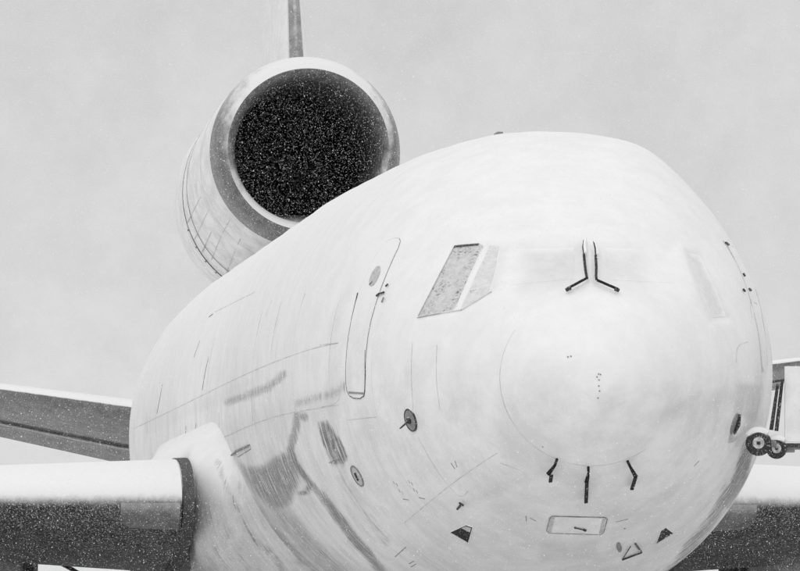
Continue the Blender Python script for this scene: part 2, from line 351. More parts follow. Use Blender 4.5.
def bare_reflection_mask(PX):
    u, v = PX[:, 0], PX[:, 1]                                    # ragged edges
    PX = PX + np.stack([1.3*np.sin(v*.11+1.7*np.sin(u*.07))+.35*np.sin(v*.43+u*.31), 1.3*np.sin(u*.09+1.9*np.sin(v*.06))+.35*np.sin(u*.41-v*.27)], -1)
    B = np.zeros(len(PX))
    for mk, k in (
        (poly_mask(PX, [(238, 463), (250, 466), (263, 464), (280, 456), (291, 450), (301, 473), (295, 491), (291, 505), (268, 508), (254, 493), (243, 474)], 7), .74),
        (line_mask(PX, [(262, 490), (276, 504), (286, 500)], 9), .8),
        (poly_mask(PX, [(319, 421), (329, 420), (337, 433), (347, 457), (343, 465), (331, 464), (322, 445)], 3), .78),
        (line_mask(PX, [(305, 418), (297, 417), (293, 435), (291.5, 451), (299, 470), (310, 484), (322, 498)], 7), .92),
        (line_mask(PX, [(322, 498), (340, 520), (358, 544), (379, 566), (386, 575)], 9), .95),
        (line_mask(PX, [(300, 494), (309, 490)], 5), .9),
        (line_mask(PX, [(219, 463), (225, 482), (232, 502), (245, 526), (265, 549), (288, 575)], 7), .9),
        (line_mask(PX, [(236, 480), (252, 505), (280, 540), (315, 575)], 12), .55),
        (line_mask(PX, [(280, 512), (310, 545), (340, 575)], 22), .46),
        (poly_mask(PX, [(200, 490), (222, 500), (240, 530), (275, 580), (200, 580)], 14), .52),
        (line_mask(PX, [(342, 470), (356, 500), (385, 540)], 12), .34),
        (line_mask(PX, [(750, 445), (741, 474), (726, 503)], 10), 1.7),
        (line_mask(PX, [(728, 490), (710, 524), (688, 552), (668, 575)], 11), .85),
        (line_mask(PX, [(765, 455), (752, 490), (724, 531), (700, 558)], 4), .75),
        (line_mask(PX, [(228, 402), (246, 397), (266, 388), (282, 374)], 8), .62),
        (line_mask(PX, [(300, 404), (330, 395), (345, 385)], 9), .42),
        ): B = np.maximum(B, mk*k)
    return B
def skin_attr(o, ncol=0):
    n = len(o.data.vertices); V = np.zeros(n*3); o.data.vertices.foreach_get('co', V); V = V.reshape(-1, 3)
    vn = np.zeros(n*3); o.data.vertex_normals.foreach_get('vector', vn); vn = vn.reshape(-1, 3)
    B = bare_reflection_mask(proj_np(V)); T2 = thin_shade_mask(proj_np(V)); f_ = ((V-np.array(cam_pos))*vn).sum(1) < 0
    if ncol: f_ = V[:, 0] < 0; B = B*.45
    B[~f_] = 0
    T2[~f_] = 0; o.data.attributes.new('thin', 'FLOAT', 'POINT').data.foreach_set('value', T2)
    o.data.attributes.new('bare', 'FLOAT', 'POINT').data.foreach_set('value', B)  # strength of the painted reflections and of the bare skin
    if ncol:
        vi = np.zeros(len(o.data.loops), int); o.data.loops.foreach_get('vertex_index', vi)
        uvl = o.data.uv_layers.new(name='UVMap'); th = np.arctan2(np.abs(V[:, 0]), V[:, 2]-5.3)
        uvl.data.foreach_set('uv', np.stack([V[vi, 1], th[vi]*3], -1).ravel())
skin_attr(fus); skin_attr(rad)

# ------------------------------------------------------------------ helpers that lay parts on the skin
def dens(pts, step=4.):
    o = []
    for a, b in zip(pts[:-1], pts[1:]):
        n = max(1, int(math.dist(a, b)/step)); o += [(a[0]+(b[0]-a[0])*k/n, a[1]+(b[1]-a[1])*k/n) for k in range(n)]
    return o + [pts[-1]]
def smooth_px(pts, it=2, closed=False):
    for _ in range(it):
        o = [] if closed else [pts[0]]
        L = len(pts)
        for i in range(L if closed else L-1):
            a, b = pts[i], pts[(i+1) % L]
            o += [(a[0]*.75+b[0]*.25, a[1]*.75+b[1]*.25), (a[0]*.25+b[0]*.75, a[1]*.25+b[1]*.75)]
        if not closed: o.append(pts[-1])
        pts = o
    return pts
def ribbon(name, P, Nn, w, mat, parent, h=.004, closed=False):
    """a low bead of width w along points P with normals Nn"""
    m = MB(); rows = []; L = len(P)
    for i in range(L):
        a = P[i-1] if (closed or i) else P[i]; b = P[(i+1) % L] if (closed or i < L-1) else P[i]
        t = (b-a); t = t.normalized() if t.length > 1e-9 else Vector((0, 0, 1)); s = Nn[i].cross(t).normalized(); ww = w[i] if isinstance(w, list) else w
        rows.append([P[i]-s*ww/2-Nn[i]*.004, P[i]-s*ww*.4+Nn[i]*h, P[i]+s*ww*.4+Nn[i]*h, P[i]+s*ww/2-Nn[i]*.004])
    if closed: rows.append(rows[0])
    m.grid(rows); return m.build(name, mat, parent, smooth=False)
def seam(pts, w=.012, mat='seam', parent=plane, name='panel_joint', closed=False, sm=2, h=.003):
    pts = smooth_px(list(pts), sm, closed) if sm else list(pts)
    if closed: pts = pts + [pts[0]]
    pts = dens(pts, 3.5)
    if closed: pts = pts[:-1]
    P, Q = [], []
    for x, y in pts:
        p, n = hit(x, y)
        if p is not None: P.append(p); Q.append(n)
    if len(P) < 2: return None
    return ribbon(name, P, Q, w, mat, parent, h, closed)
def patch(pts, name, mat, parent=plane, off=.006, step=6., sm=0):
    """plate that follows the skin inside a closed outline, raised by off, with edges running down to the skin"""
    b = smooth_px(list(pts), sm, True) if sm else list(pts); b = dens(b + [b[0]], step)[:-1]; n = len(b)
    xs = [p[0] for p in b]; ys = [p[1] for p in b]; A = np.array(b)
    gx, gy = np.meshgrid(np.arange(min(xs)+step/2, max(xs), step), np.arange(min(ys)+step/2, max(ys), step)); G = np.stack([gx.ravel(), gy.ravel()], -1)
    if len(G):
        k = poly_mask(G, b, step*.55) > .98; G = G[k]
    co = [Vector(p) for p in b] + [Vector((float(q[0]), float(q[1]))) for q in G]
    vs2, _, fs2, *_r = delaunay_2d_cdt(co, [], [list(range(n))], 1, 1e-4)
    m = MB(); top = []; bot = []
    for v in vs2:
        p, nn = hit(v.x, v.y)
        if p is None:
            p, nn = hit(v.x-3, v.y)
            if p is None: p, nn = hit(v.x+3, v.y)
            if p is None: return None
        top.append(p+nn*off); bot.append(p-nn*.006)
    m.v = [tuple(p) for p in top] + [tuple(p) for p in bot[:n]]; m.f = [tuple(f) for f in fs2]; T = len(top)
    for i in range(n): m.f.append((i, (i+1) % n, T+(i+1) % n, T+i))
    o = m.build(name, mat, parent, smooth=True)
    return o
def stick(pts, r, name, mat, parent=plane, off=.03, n=8):
    P = [hit(x, y, off)[0] for x, y in dens(pts, 5.)]; return MB().tube([p for p in P if p is not None], r, n).build(name, mat, parent)

# radome joint
RP = ring(SEAM_Y); zc_ = TIP
RP = RP[int(NT*.40):int(NT*.85):3]       # the top of the joint is buried in snow
ribbon('radome_joint', [Vector(p) for p in RP], [(lambda q: q if q.dot(Vector((p[0], -1, p[2]-zc_))) > 0 else -q)(BV.find_nearest(Vector(p)+Vector((0, .03, 0)))[1]) for p in RP], [.010*min(1, k/20, (len(RP)-1-k)/20)+.001 for k in range(len(RP))], 'fine', rad, .004)

# panel joints running round and along the body
def hoop(Y, w=.008, mat='fine'):
    P = ring(Y)
    for a, b in ((.19, .44), (.56, .81)):
        k = list(range(int(NT*a), int(NT*b), 3)); L = len(k)
        ribbon('panel_joint', [Vector(P[i]) for i in k], [Vector((P[i][0], 0, P[i][2]-5.3)).normalized() for i in k], [w*min(1, q/8, (L-1-q)/8)+.0005 for q in range(L)], mat, fus, .002)
for y in (3.55, 5.35, 8.1, 11.2, 14.4, 24, 30.5, 37): hoop(y, .006)
def stringer(thd, y0, y1, w=.01, mat='fine'):
    P, Q = [], []; k = int((thd % 360)/360*NT) % NT
    for y in np.arange(y0, y1, .5):
        r_ = ring(y)[k]; P.append(Vector(r_)); Q.append(Vector((r_[0], 0, r_[2]-5.3)).normalized())
    ribbon('panel_joint', P, Q, w, mat, fus, .002)
for pts, w, mt in (
    ([(133.5, 428.8), (181.7, 405.7), (251, 371), (308.8, 349), (338.5, 343)], .009, 'fine'),
    ([(218, 440), (255, 423), (285.7, 413.4), (338.5, 405)], .009, 'fine'),
    ([(251, 394), (253, 421)], .012, 'seam'), ([(219, 413), (219, 428)], .010, 'fine'),
    ([(162.4, 384.5), (160, 398), (157, 413.4)], .036, 'darkseam'), ([(208.6, 357.5), (205, 373), (202.5, 389.5)], .040, 'darkseam'),
    ([(199.8, 341), (194, 357)], .022, 'darkseam'), ([(213, 314), (209, 317)], .02, 'darkseam'), ([(272, 300), (266, 316)], .010, 'fine'),
    ([(412.5, 343), (411, 369), (413, 410)], .010, 'fine'), ([(437, 345), (436, 380), (440, 410)], .008, 'fine'),
    ([(418, 437), (436, 470), (456, 495), (463, 497), (468, 491)], .010, 'fine'),
    ([(497, 453), (456, 480), (404, 523)], .008, 'fine'), ([(500, 463), (520, 470)], .01, 'fine'),
    ([(395, 557), (406, 547)], .012, 'seam'), ([(320, 345), (338, 343)], .01, 'fine'), ([(322, 407), (340, 403), (341, 380)], .008, 'fine'),
    ([(348, 420), (376, 417)], .008, 'fine'), ([(186, 426), (184, 462)], .016, 'darkseam'), ([(196, 424), (193, 446)], .02, 'seam'),
    ([(215, 312), (255, 292)], .006, 'fine'), ([(736, 363), (737, 345), (748, 342)], .008, 'fine'),
    ([(757, 304), (749, 300), (752, 318)], .008, 'fine'), ([(440, 130+440), (400, 545)], .008, 'fine')):
    seam(pts, w, mt, fus)

# forward right-hand cabin door
DOOR = [(385, 241.7), (372.5, 262), (358.5, 293.5), (350, 328.6), (346.3, 360), (346.3, 388), (350.8, 398), (363.8, 398.6), (365.5, 388), (365.5, 360), (369, 328.6), (377.8, 297), (390, 265.5), (401, 242.8), (398.8, 237.5)]
dr = patch(DOOR, 'door', 'door', plane, .008, 7, 1)
ds = smooth_px(DOOR, 1, True)
seam(DOOR, .013, 'seam', dr, 'door_gap', True, 1, .007)
seam([(358, 293), (350, 328), (346.3, 360), (346.3, 388), (350.8, 398), (363.8, 398.6), (365.5, 388), (365.6, 350)], .013, 'darkseam', dr, 'door_gap', False, 1, .010)
seam([(349.5, 392.5), (364, 393.5)], .03, 'seam', dr, 'door_sill', False, 0, .012)
def oval(cx, cy, a, b, ang, k=18):
    ca, sa = math.cos(R(ang)), math.sin(R(ang)); return [(cx+a*math.cos(t)*ca-b*math.sin(t)*sa, cy+a*math.cos(t)*sa+b*math.sin(t)*ca) for t in [2*math.pi*i/k for i in range(k)]]
patch(oval(375.5, 276.5, 11, 4, -66), 'window', 'palegrey', dr, .013, 4)
stick([(370.5, 285), (373, 282.5)], .012, 'window_edge', 'grey', dr, .012, 6)
stick([(378, 296.5), (381, 294), (385, 293)], .014, 'handle', 'black', dr, .022, 6)
stick([(387, 287), (389, 285)], .012, 'latch', 'black', dr, .02, 6)
stick([(383, 303), (385, 298)], .010, 'latch', 'grey', dr, .02, 6)
# far-side forward door, seen edge-on
DL = [(724, 241), (731, 252), (741, 272), (752, 304), (759, 338), (762, 372), (767.5, 372), (766, 340), (759, 300), (748, 268), (737, 248), (729, 240)]
dl = patch(DL, 'door', 'door', plane, .008, 5, 1)
if dl:
    seam([(723, 241), (731, 253), (741, 273), (752, 305), (759, 338), (762, 372)], .016, 'fine', dl, 'door_gap', False, 1, .010)
    seam([(737, 249), (748, 269), (759, 301), (765.5, 340), (767, 366)], .03, 'fine', dl, 'door_gap', False, 1, .010)
    for a, b in (((742, 274), (743.5, 277)), ((742, 290), (743.5, 292)), ((748, 289.5), (749.5, 291)), ((724.5, 243.5), (727.5, 245.5))): stick([a, b], .014, 'latch', 'black', dl, .02, 6)

# cockpit windows
def window(outline, mat, frame=True, off=.006):
    w = patch(outline, 'cockpit_window', mat, plane, off, 5)
    if w and frame: seam(outline, .018, 'white', w, 'window_frame', True, 0, .007)
    return w
w1 = window([(454.5, 246.5), (481, 243.8), (484, 246), (470, 276), (457, 306), (452, 311), (418, 317)], 'glass')
seam([(454.5, 247.2), (466, 246), (479, 245)], .032, 'darkseam', w1, 'seal', False, 0, .018)
seam([(454, 248), (437, 281), (419, 316)], .008, 'fine', w1, 'seal', False, 0, .018)
seam([(418, 318), (440, 314), (462, 310.5)], .010, 'fine', w1, 'seal', False, 0, .018)
w2 = window([(490, 245), (500, 246), (497, 268), (490, 292), (464, 309), (461, 308), (475, 277)], 'glass_thin')
seam([(463, 310), (478, 301), (492, 292)], .010, 'fine', w2, 'seal', False, 0, .018)
for o_ in ([(514, 249), (574, 248), (573, 279), (510, 285)], [(606, 248), (666, 250), (674, 283), (609, 280)]):
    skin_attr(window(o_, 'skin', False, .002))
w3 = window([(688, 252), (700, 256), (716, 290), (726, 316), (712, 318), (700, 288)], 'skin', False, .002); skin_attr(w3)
# windscreen wipers
wm = hit(588, 246)[0]
for pts, top in (([(585.7, 259), (586.8, 271), (587.8, 282.8), (567.6, 293.4)], [(583.8, 245), (584.6, 252), (585.7, 259)]), ([(593.6, 260), (594.4, 280.5), (595.6, 284.6), (617.3, 293.9)], [(592, 246), (593, 253), (593.6, 260)])):
    w = stick(pts, .016, 'wiper', 'plainblack', plane, .06)
    stick(top, .010, 'wiper_arm', 'plainblack', w, .06, 6)
    x, y = pts[-1]; dx = 1 if x > 590 else -1
    stick([(x-dx*3.4, y-1.5), (x+dx*.6, y+.2)], .024, 'wiper_tip', 'rubber', w, .05)
    stick([(top[0][0]+1.5, top[0][1]-2), (top[-1][0]+1.5, top[-1][1]-1)], .018, 'snow_on_arm', 'snow', w, .062)

# sensors on the nose
def frame_at(x, y):
    p, n = hit(x, y); a = n.cross(Vector((0, 0, 1))).normalized(); b = a.cross(n); return p, n, a, b
p, n, a, b = frame_at(411, 420)
d = MB().lathe([(.0, .020), (.06, .022), (.105, .016), (.13, .012), (.135, -.02)], p, n, 28).build('angle_of_attack_sensor', 'grey', plane)
MB().lathe([(.0, .05), (.035, .048), (.045, .03), (.045, .01)], p, n, 16).build('hub', 'black', d)
MB().tube([p+n*.04, p+n*.10-a*.0-b*.03, p+n*.17-b*.06], [.016, .014, .009], 8).build('vane', 'black', d)
MB().lathe([(.122, .014), (.134, .02), (.142, .012), (.142, -.01)], p, n, 28).build('rim', 'black', d)
p, n, a, b = frame_at(734.5, 424)
d = MB().lathe([(.0, .024), (.10, .022), (.13, .012), (.135, -.02)], p, n, 24).build('angle_of_attack_sensor', 'grey', plane)
MB().tube([p+n*.03+b*.13, p+n*.05, p+n*.03-b*.12], [.014, .024, .014], 8).build('vane', 'black', d)
p, n, a, b = frame_at(731.5, 436)
MB().lathe([(.0, .07), (.03, .066), (.06, .05), (.08, .02), (.085, -.02)], p, n, 24).build('sensor_dome', 'palegrey', plane)
# pitot probes with hanging covers
for (hx, hy), (kx, ky), (sx, sy), (ex, ey) in (((557, 459), (550.8, 465.5), (553.9, 468), (551.6, 478.4)), ((588.3, 467), (585.8, 473), (586.7, 475), (586, 499)), ((627.4, 461), (631, 468), (631.9, 469.6), (630.2, 486))):
    p0, n0 = hit(hx, hy); p1, n1 = hit(kx, ky)
    o = MB().tube([p0-n0*.01, p0+n0*.09, p1+n1*.13+Vector((0, -.05, 0))], [.016, .017, .027], 10).build('pitot_probe', 'plainblack', plane)
    q = p1+n1*.13; zl = (hit(sx, sy)[0]-hit(ex, ey)[0]).length
    q0, _ = hit(sx, sy); q1, _ = hit(ex, ey); q0 = q0 + n1*.11; q1 = q1 + n1*.05
    ax = (q1-q0).normalized(); sd = ax.cross(Vector((0, 1, 0))).normalized(); rot = Matrix((sd, ax.cross(sd), ax)).transposed()
    MB().box((q0+q1)/2, (.042, .022, (q1-q0).length), rot).build('hanging_cover', 'plainblack', o, False, .004)
    MB().tube([p1+n1*.12, q0], .010, 6).build('cord', 'black', o)
for x, y in ((597, 377), (598.5, 374), (600.5, 374.5), (599, 380), (598.8, 386), (599.5, 391), (568, 357), (571, 356.4), (598, 398)):
    stick([(x-.5, y-.4), (x+.5, y+.4)], .008, 'chip', 'grey', rad, .001, 6)
# small T-shaped probe
o = stick([(459.4, 506.5), (463.2, 502)], .016, 'drain_mast', 'black', plane, .04); stick([(461.6, 499.6), (466, 502.6)], .014, 'crossbar', 'black', o, .05)
# ram-air inlets under the nose
for poly, lipa, lipb in (([(450, 532), (466, 524.5), (473, 527), (468.6, 542.7)], (466, 524.5), (473, 527)), ([(655.4, 544), (660.5, 530.5), (665.6, 527), (673.4, 533)], (660.5, 530.5), (665.6, 527))):
    o = patch(poly, 'air_inlet', 'plainblack', plane, .004, 4)
    seam(poly, .010, 'white', o, 'inlet_edge', True, 0, .010)
    cx_ = sum(q[0] for q in poly)/4; cy_ = sum(q[1] for q in poly)/4
    pl = [(cx_+(x-cx_)*.8, cy_+(y-cy_)*.8) for x, y in (poly[1:3]+[((poly[2][0]*2+poly[3][0])/3, (poly[2][1]*2+poly[3][1])/3), ((poly[1][0]*2+poly[0][0])/3, (poly[1][1]*2+poly[0][1])/3)])]
    if poly[0][0] < 500: patch(pl, 'frost_in_inlet', 'palegrey', o, .006, 4)  # paler grey patch laid in the left inlet
# access panel with rounded frame and latch
AP = [(552.5, 515.8), (605, 517.2), (607, 519), (603.5, 532), (600.5, 534.2), (549, 532.5), (546.8, 530), (550, 517.8)]
o = patch(AP, 'access_panel', 'white', plane, .007, 6); seam(AP, .012, 'seam', o, 'frame', True, 0, .012)
for e in ([(553, 517), (549.5, 531.5)], [(604, 518.5), (600.5, 533)]): seam(e, .05, 'palegrey', o, 'end_strip', False, 0, .011)
stick([(574.5, 526.3), (579, 527.3), (584, 528.6)], .011, 'latch', 'black', o, .018, 6); stick([(583.5, 528.2), (585.5, 529)], .018, 'latch', 'black', o, .018, 6)
# open flap shown as three thin bars, and an oval vent
for q in ([(621.5, 558.4), (641, 551)], [(641, 551), (635, 542.5)], [(622.5, 557), (630, 545)]): stick(q, .013 if q[0][0] != 622.5 else .007, 'bar', 'black', plane, .02, 6)
patch(oval(619, 547, 5, 2.6, 80, 12), 'vent', 'grey', plane, .008, 3)
o = patch(oval(357.5, 476, 11, 3.6, 62, 20), 'oval_vent', 'palegrey', plane, .006, 4); seam(oval(357.5, 476, 11, 3.6, 62, 20), .022, 'grey', o, 'rim', True, 0, .014)
stick([(355.5, 472), (359, 480)], .016, 'slot', 'black', o, .012, 6)
# stencilled marks
for x, y in ((394, 483), (397, 485), (409, 482), (412, 484), (399.5, 491), (402.5, 493), (414, 490), (417, 492)):
    seam([(x-.8, y-1.8), (x+.8, y+1.2)], .012, 'seam', fus, 'stencil_mark', False, 0, .003)
for q in ([(403, 499), (409, 500)], [(419, 497.5), (425, 499)], [(451, 463), (455, 469)], [(455, 461), (457, 467)], [(526, 516), (526.4, 521)], [(530, 518), (536, 521)], [(616, 522), (628, 519)], [(694, 466), (699, 461)], [(409, 564), (414, 561)], [(411, 567), (416, 564)], [(542, 446.3), (543.4, 447.3)], [(624, 528), (625.3, 529)], [(334, 566-105), (341, 459)], [(329, 463), (336, 460)]):
    seam(q, .014, 'seam', fus, 'stencil_mark', False, 0, .003)
# hinged panel with grab rail low on the side
o = seam([(234, 452), (239, 449), (250, 444.5), (251, 449), (238, 457)], .012, 'seam', fus, 'service_panel', False, 0, .004)
stick([(233, 455), (237, 451), (249.5, 445.5)], .016, 'grab_rail', 'grey', plane, .02, 6)
# antenna on the crown
pt = Vector((0, 9.5, 8.33)); MB().box(pt+Vector((-.25, 0, .0)), (.08, .4, .06)).build('antenna', 'grey', plane, False, .01)

# ------------------------------------------------------------------ wings, tailplanes, fin
def airfoil(t, n=22):
    """points round the section from trailing edge over the top to the nose and back below: (chord fraction, height/chord)"""
    xs = [.5*(1-math.cos(math.pi*k/n)) for k in range(n+1)]
    yt = lambda x: t/.2*(.2969*math.sqrt(x)-.126*x-.3516*x*x+.2843*x**3-.1015*x**4)
    return [(x, yt(x)) for x in reversed(xs)] + [(x, -yt(x)*.95) for x in xs[1:]]
def wing_rows(secs, sx, prof=None):
    rows = []
    for X, Y, z, c, t, inc in secs:
        ci, si = math.cos(R(inc)), math.sin(R(inc)); pr = prof(t) if prof else airfoil(t)
        rows.append([(sx*X, Y+c*(x*ci+h*si), z+c*(h*ci-x*si)) for x, h in pr])
    return rows
def lerp_secs(secs, X):
    for a, b in zip(secs[:-1], secs[1:]):
        if a[0] <= X <= b[0]:
            k = (X-a[0])/(b[0]-a[0]); return tuple(p+(q-p)*k for p, q in zip(a, b))
WS = [(2.3, 21.6, 3.86, 10.0, .14, 3.4), (3.36, 21.4, 3.88, 10.4, .14, 3.3), (3.44, 19.86, 3.94, 11.9, .128, 3.3), (6.1, 22.0, 3.96, 10.3, .125, 3.0), (9.5, 24.6, 4.2, 8.4, .118, 2.0), (17, 30.3, 5.1, 5.2, .11, 0), (25.6, 37.3, 6.3, 2.7, .10, -1.5)]
SLATP = lambda t: [(x, h) for x, h in airfoil(t, 60) if x < .135 and (h > 0 or x < .05)]
for sx in (-1, 1):
    m = MB(); rows = wing_rows(WS, sx); m.grid(rows); m.f.append(tuple(range(len(m.v)-len(rows[-1]), len(m.v)))); w = m.build('wing', 'wing', plane)
    for x0, x1 in ((3.62, 7.4), (7.46, 13), (13.06, 19), (19.06, 25)):
        sec = []
        for X in np.linspace(x0, x1, 6):
            s = lerp_secs(WS, X); sec.append((s[0], s[1]-.10, s[2]-.02, s[3]*1.004, s[4]*1.02, s[5]))
        rr = wing_rows(sec, sx, SLATP); m = MB().grid(rr)
        # end ribs give the slat its thickness
        for r_ in (rr[0], rr[-1]): m.add(r_, [tuple(range(len(r_)))])
        m.build('slat', 'wing', w)
    sec = []
    for X in (3.45, 3.60):
        q = lerp_secs(WS, X); sec.append((q[0], q[1]-.06, q[2]-.01, q[3]*1.003, q[4]*1.03, q[5]))
    rr = wing_rows(sec, sx, lambda t: [(x, h) for x, h in airfoil(t, 60) if x < .5]); m = MB().grid(rr)
    for r_ in rr: m.add(r_, [tuple(range(len(r_)))])
    m.build('slat_gap', 'duct', w)
    rr = []
    for X, cut in ((3.64, .040), (3.9, .040), (4.15, .039), (4.28, .036), (4.36, .031), (4.41, .024), (4.43, .016)):
        q = lerp_secs(WS, X); sec = (q[0], q[1]-.125, q[2]-.02, q[3], q[4]*1.02, q[5])
        yt = lambda x, t=sec[4]: t/.2*(.2969*math.sqrt(x)-.126*x-.3516*x*x+.2843*x**3-.1015*x**4)
        rr.append(wing_rows([sec], sx, lambda t: [(x, -yt(x)*.95) for x in np.linspace(.0006, cut, 14)])[0])
    MB().grid(rr).build('nose_panel', 'nosepanel', w)
    # inboard flaps, drooped
    for x0, x1, dz in ((3.2, 3.75, 1.0), (5.6, 12.5, 1.0)):
        fr_ = []
        for X in np.linspace(x0, x1, 4):
            q = lerp_secs(WS, X); c_, i_ = q[3], R(q[5]); y0_ = q[1]+c_*.80*math.cos(i_); z0_ = q[2]-c_*.80*math.sin(i_)-.06; L_ = c_*.24; d_ = R(q[5]+14*dz)
            fr_.append([(sx*X, y0_+L_*(a_*math.cos(d_)+h_*math.sin(d_)), z0_+L_*(h_*math.cos(d_)-a_*math.sin(d_))) for a_, h_ in airfoil(.14, 10)])
        m = MB().grid(fr_); m.f += [tuple(range(len(fr_[0]))), tuple(range(len(m.v)-len(fr_[0]), len(m.v)))]; m.build('flap', 'wing' if x0 < 4 else 'flapskin', w)
    # wing engine on its pylon (outside the frame)
    e = MB().lathe([(1.15, 1.2), (1.2, .3), (1.32, .0), (1.45, .3), (1.55, 1.5), (1.5, 3.2), (1.2, 4.6), (.95, 5.6), (.6, 5.4), (.2, 6.2)], (sx*8.45, 19.2, 2.35), (0, 1, 0), 40).build('engine_nacelle', 'cowl', plane)
    MB().lathe([(.0, .9), (.35, 1.3), (1.16, 1.35)], (sx*8.45, 19.2, 2.35), (0, 1, 0), 32).build('fan', 'fan', e)
    MB().box((sx*8.45, 24.0, 3.75), (.45, 7.5, 1.0)).build('pylon', 'cowl', e, False, .1)
    # tailplane with drooped elevator
    TS = [(1.0, 48.3, 5.86, 6.6, .10, 5.0), (2.74, 49.9, 6.06, 5.7, .10, 5.0), (4.87, 51.9, 6.42, 4.7, .095, 5.0), (9.7, 56.2, 7.14, 2.9, .09, 5.0), (10.3, 57.2, 7.2, 1.9, .06, 5.0)]
    fixed = lambda t: [(x, h) for x, h in airfoil(t, 40) if x < .70]
    rows = wing_rows(TS, sx, fixed); m = MB(); m.grid(rows, True); m.f.append(tuple(range(len(m.v)-len(rows[-1]), len(m.v)))); tp = m.build('tailplane', 'tailwing', plane)
    er = []
    for X, Y, z, c, t, inc in TS[:4]:
        ci, si = math.cos(R(inc)), math.sin(R(inc)); h = .044*c; yy, zz = Y+c*.71*ci, z-c*.71*si; d2 = R(inc+9); L = c*.31
        dv = (math.cos(d2), -math.sin(d2)); er.append([(sx*X, yy, zz+h), (sx*X, yy+dv[0]*L, zz+dv[1]*L+.02), (sx*X, yy+dv[0]*L, zz+dv[1]*L-.02), (sx*X, yy, zz-h), (sx*X, yy-.06, zz)])
    m = MB(); m.grid(er, True); m.f += [tuple(range(5)), tuple(range(len(m.v)-5, len(m.v)))]; m.build('elevator', 'tailwing', tp, True)
    ge = [(sx*X, Y+c*.70*math.cos(R(inc)), z-c*.70*math.sin(R(inc))-.042*c) for X, Y, z, c, t, inc in TS[:4]]
    MB().tube(ge, .022, 6).build('hinge_fairing', 'palegrey', tp)
    # wing-body fillet
    prof = smooth_px([(2.97, 5.15), (3.06, 5.0), (3.20, 4.86), (3.36, 4.70), (3.45, 4.5), (3.47, 4.2), (3.46, 3.8), (3.42, 3.4), (3.28, 3.05), (2.9, 2.7), (2.3, 2.35), (1.6, 2.15), (.9, 2.1)], 3)
    FY = np.concatenate([np.linspace(18.3, 22.2, 80), np.linspace(22.5, 39, 50)]); rows = []
    for Y in FY:
        row = []
        for X_, z_ in prof:
            k = min(1, max(0, (Y-(18.7+1.6*max(0, z_-3.8)**2))/2.2)); k = k*k*(3-2*k)*(1 if Y < 33 else 1-((Y-33)/6)**2)
            xs = math.sqrt(max(.05, 3.0**2-(z_-5.3)**2)); x2 = xs-.04 + k*(max(X_, xs)-xs+.04)
            row.append((sx*x2, Y, z_))
        rows.append(row)
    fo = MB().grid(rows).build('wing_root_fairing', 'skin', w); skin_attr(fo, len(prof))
# tail intake: lip, cowl, duct, fan
IY, IZ = 45.5, 10.28
lip = MB().lathe([(1.205, .75), (1.21, .45), (1.24, .20), (1.29, .06), (1.36, .0), (1.44, .05), (1.51, .20), (1.565, .42), (1.60, .72), (1.61, .80)], (0, IY, IZ), (0, 1, 0), 96).build('intake_lip', 'lip', plane)
rows = []
CW = pchip([.78, 2, 4.4, 6, 9, 12, 14], [1.60, 1.71, 1.86, 1.88, 1.75, 1.4, 1.05]); CZ = pchip([.78, 2, 4.4, 6, 9, 14], [IZ, IZ-.16, IZ-.52, IZ-.55, IZ-.45, IZ-.4])
for dy in (.78, .8, 1.2, 1.8, 2.6, 3.4, 4.4): rows.append([(float(CW(dy))*math.cos(t), IY+dy, float(CZ(dy))+float(CW(dy))*math.sin(t)) for t in np.linspace(0, 2*np.pi, 96, endpoint=False)])
cowl = MB().grid(rows, True).build('intake_cowl', 'cowl', plane)
rows = []
for dy in (4.44, 4.5, 5.2, 6, 7.5, 9, 10.5, 12, 14): rows.append([((float(CW(dy))-.02)*math.cos(t), IY+dy, float(CZ(dy))+(float(CW(dy))-.02)*math.sin(t)) for t in np.linspace(0, 2*np.pi, 96, endpoint=False)])
ac = MB().grid(rows, True).build('engine_cowl', 'cowl', plane)
def cowl_ring(dy, w, mat, par, name='cowl_joint', a0=0, a1=360):
    P, Q = [], []
    for t in np.linspace(R(a0), R(a1), 90, endpoint=(a1-a0 < 360)):
        v = Vector((math.cos(t), 0, math.sin(t))); P.append(Vector((0, IY+dy, float(CZ(dy)))) + v*float(CW(dy))); Q.append(v)
    return ribbon(name, P, Q, w, mat, par, .004, a1-a0 >= 360)
cowl_ring(4.30, .04, 'darkseam', cowl); cowl_ring(3.62, .016, 'seam', cowl); cowl_ring(1.9, .014, 'fine', cowl)
for ad, d0, d1, wd in ((196, 2.3, 4.2, .012), (206, 2.0, 4.2, .012), (214, 2.7, 4.2, .02), (221, 1.2, 3.9, .012), (232, 1.6, 4.2, .014)):
    P, Q = [], []
    for dy in np.linspace(d0, d1, 12):
        v = Vector((math.cos(R(ad)), 0, math.sin(R(ad)))); P.append(Vector((0, IY+dy, float(CZ(dy)))) + v*float(CW(dy))); Q.append(v)
    ribbon('cowl_joint', P, Q, wd, 'fine', cowl, .003)
for ad in (200, 210, 219, 227, 236):
    v = Vector((math.cos(R(ad)), 0, math.sin(R(ad)))); P_ = Vector((0, IY+4.30, float(CZ(4.3)))) + v*(float(CW(4.3))+.01); MB().lathe([(0, .015), (.016, .014), (.02, 0)], P_, v, 10).build('latch', 'black', cowl)
du = MB().lathe([(1.204, .74), (1.16, 1.6), (1.15, 3.5), (1.18, 5.0)], (0, IY, IZ), (0, 1, 0), 64).build('intake_duct', 'duct', plane)
MB().lathe([(0, 4.98), (1.2, 4.99)], (0, IY, IZ), (0, 1, 0), 48).build('fan_bulkhead', 'duct', du, False)
fanp = MB().lathe([(.0, 3.95), (.10, 4.0), (.22, 4.2), (.34, 4.5), (.36, 4.9)], (0, IY, IZ), (0, 1, 0), 32).build('spinner', 'fan', du)
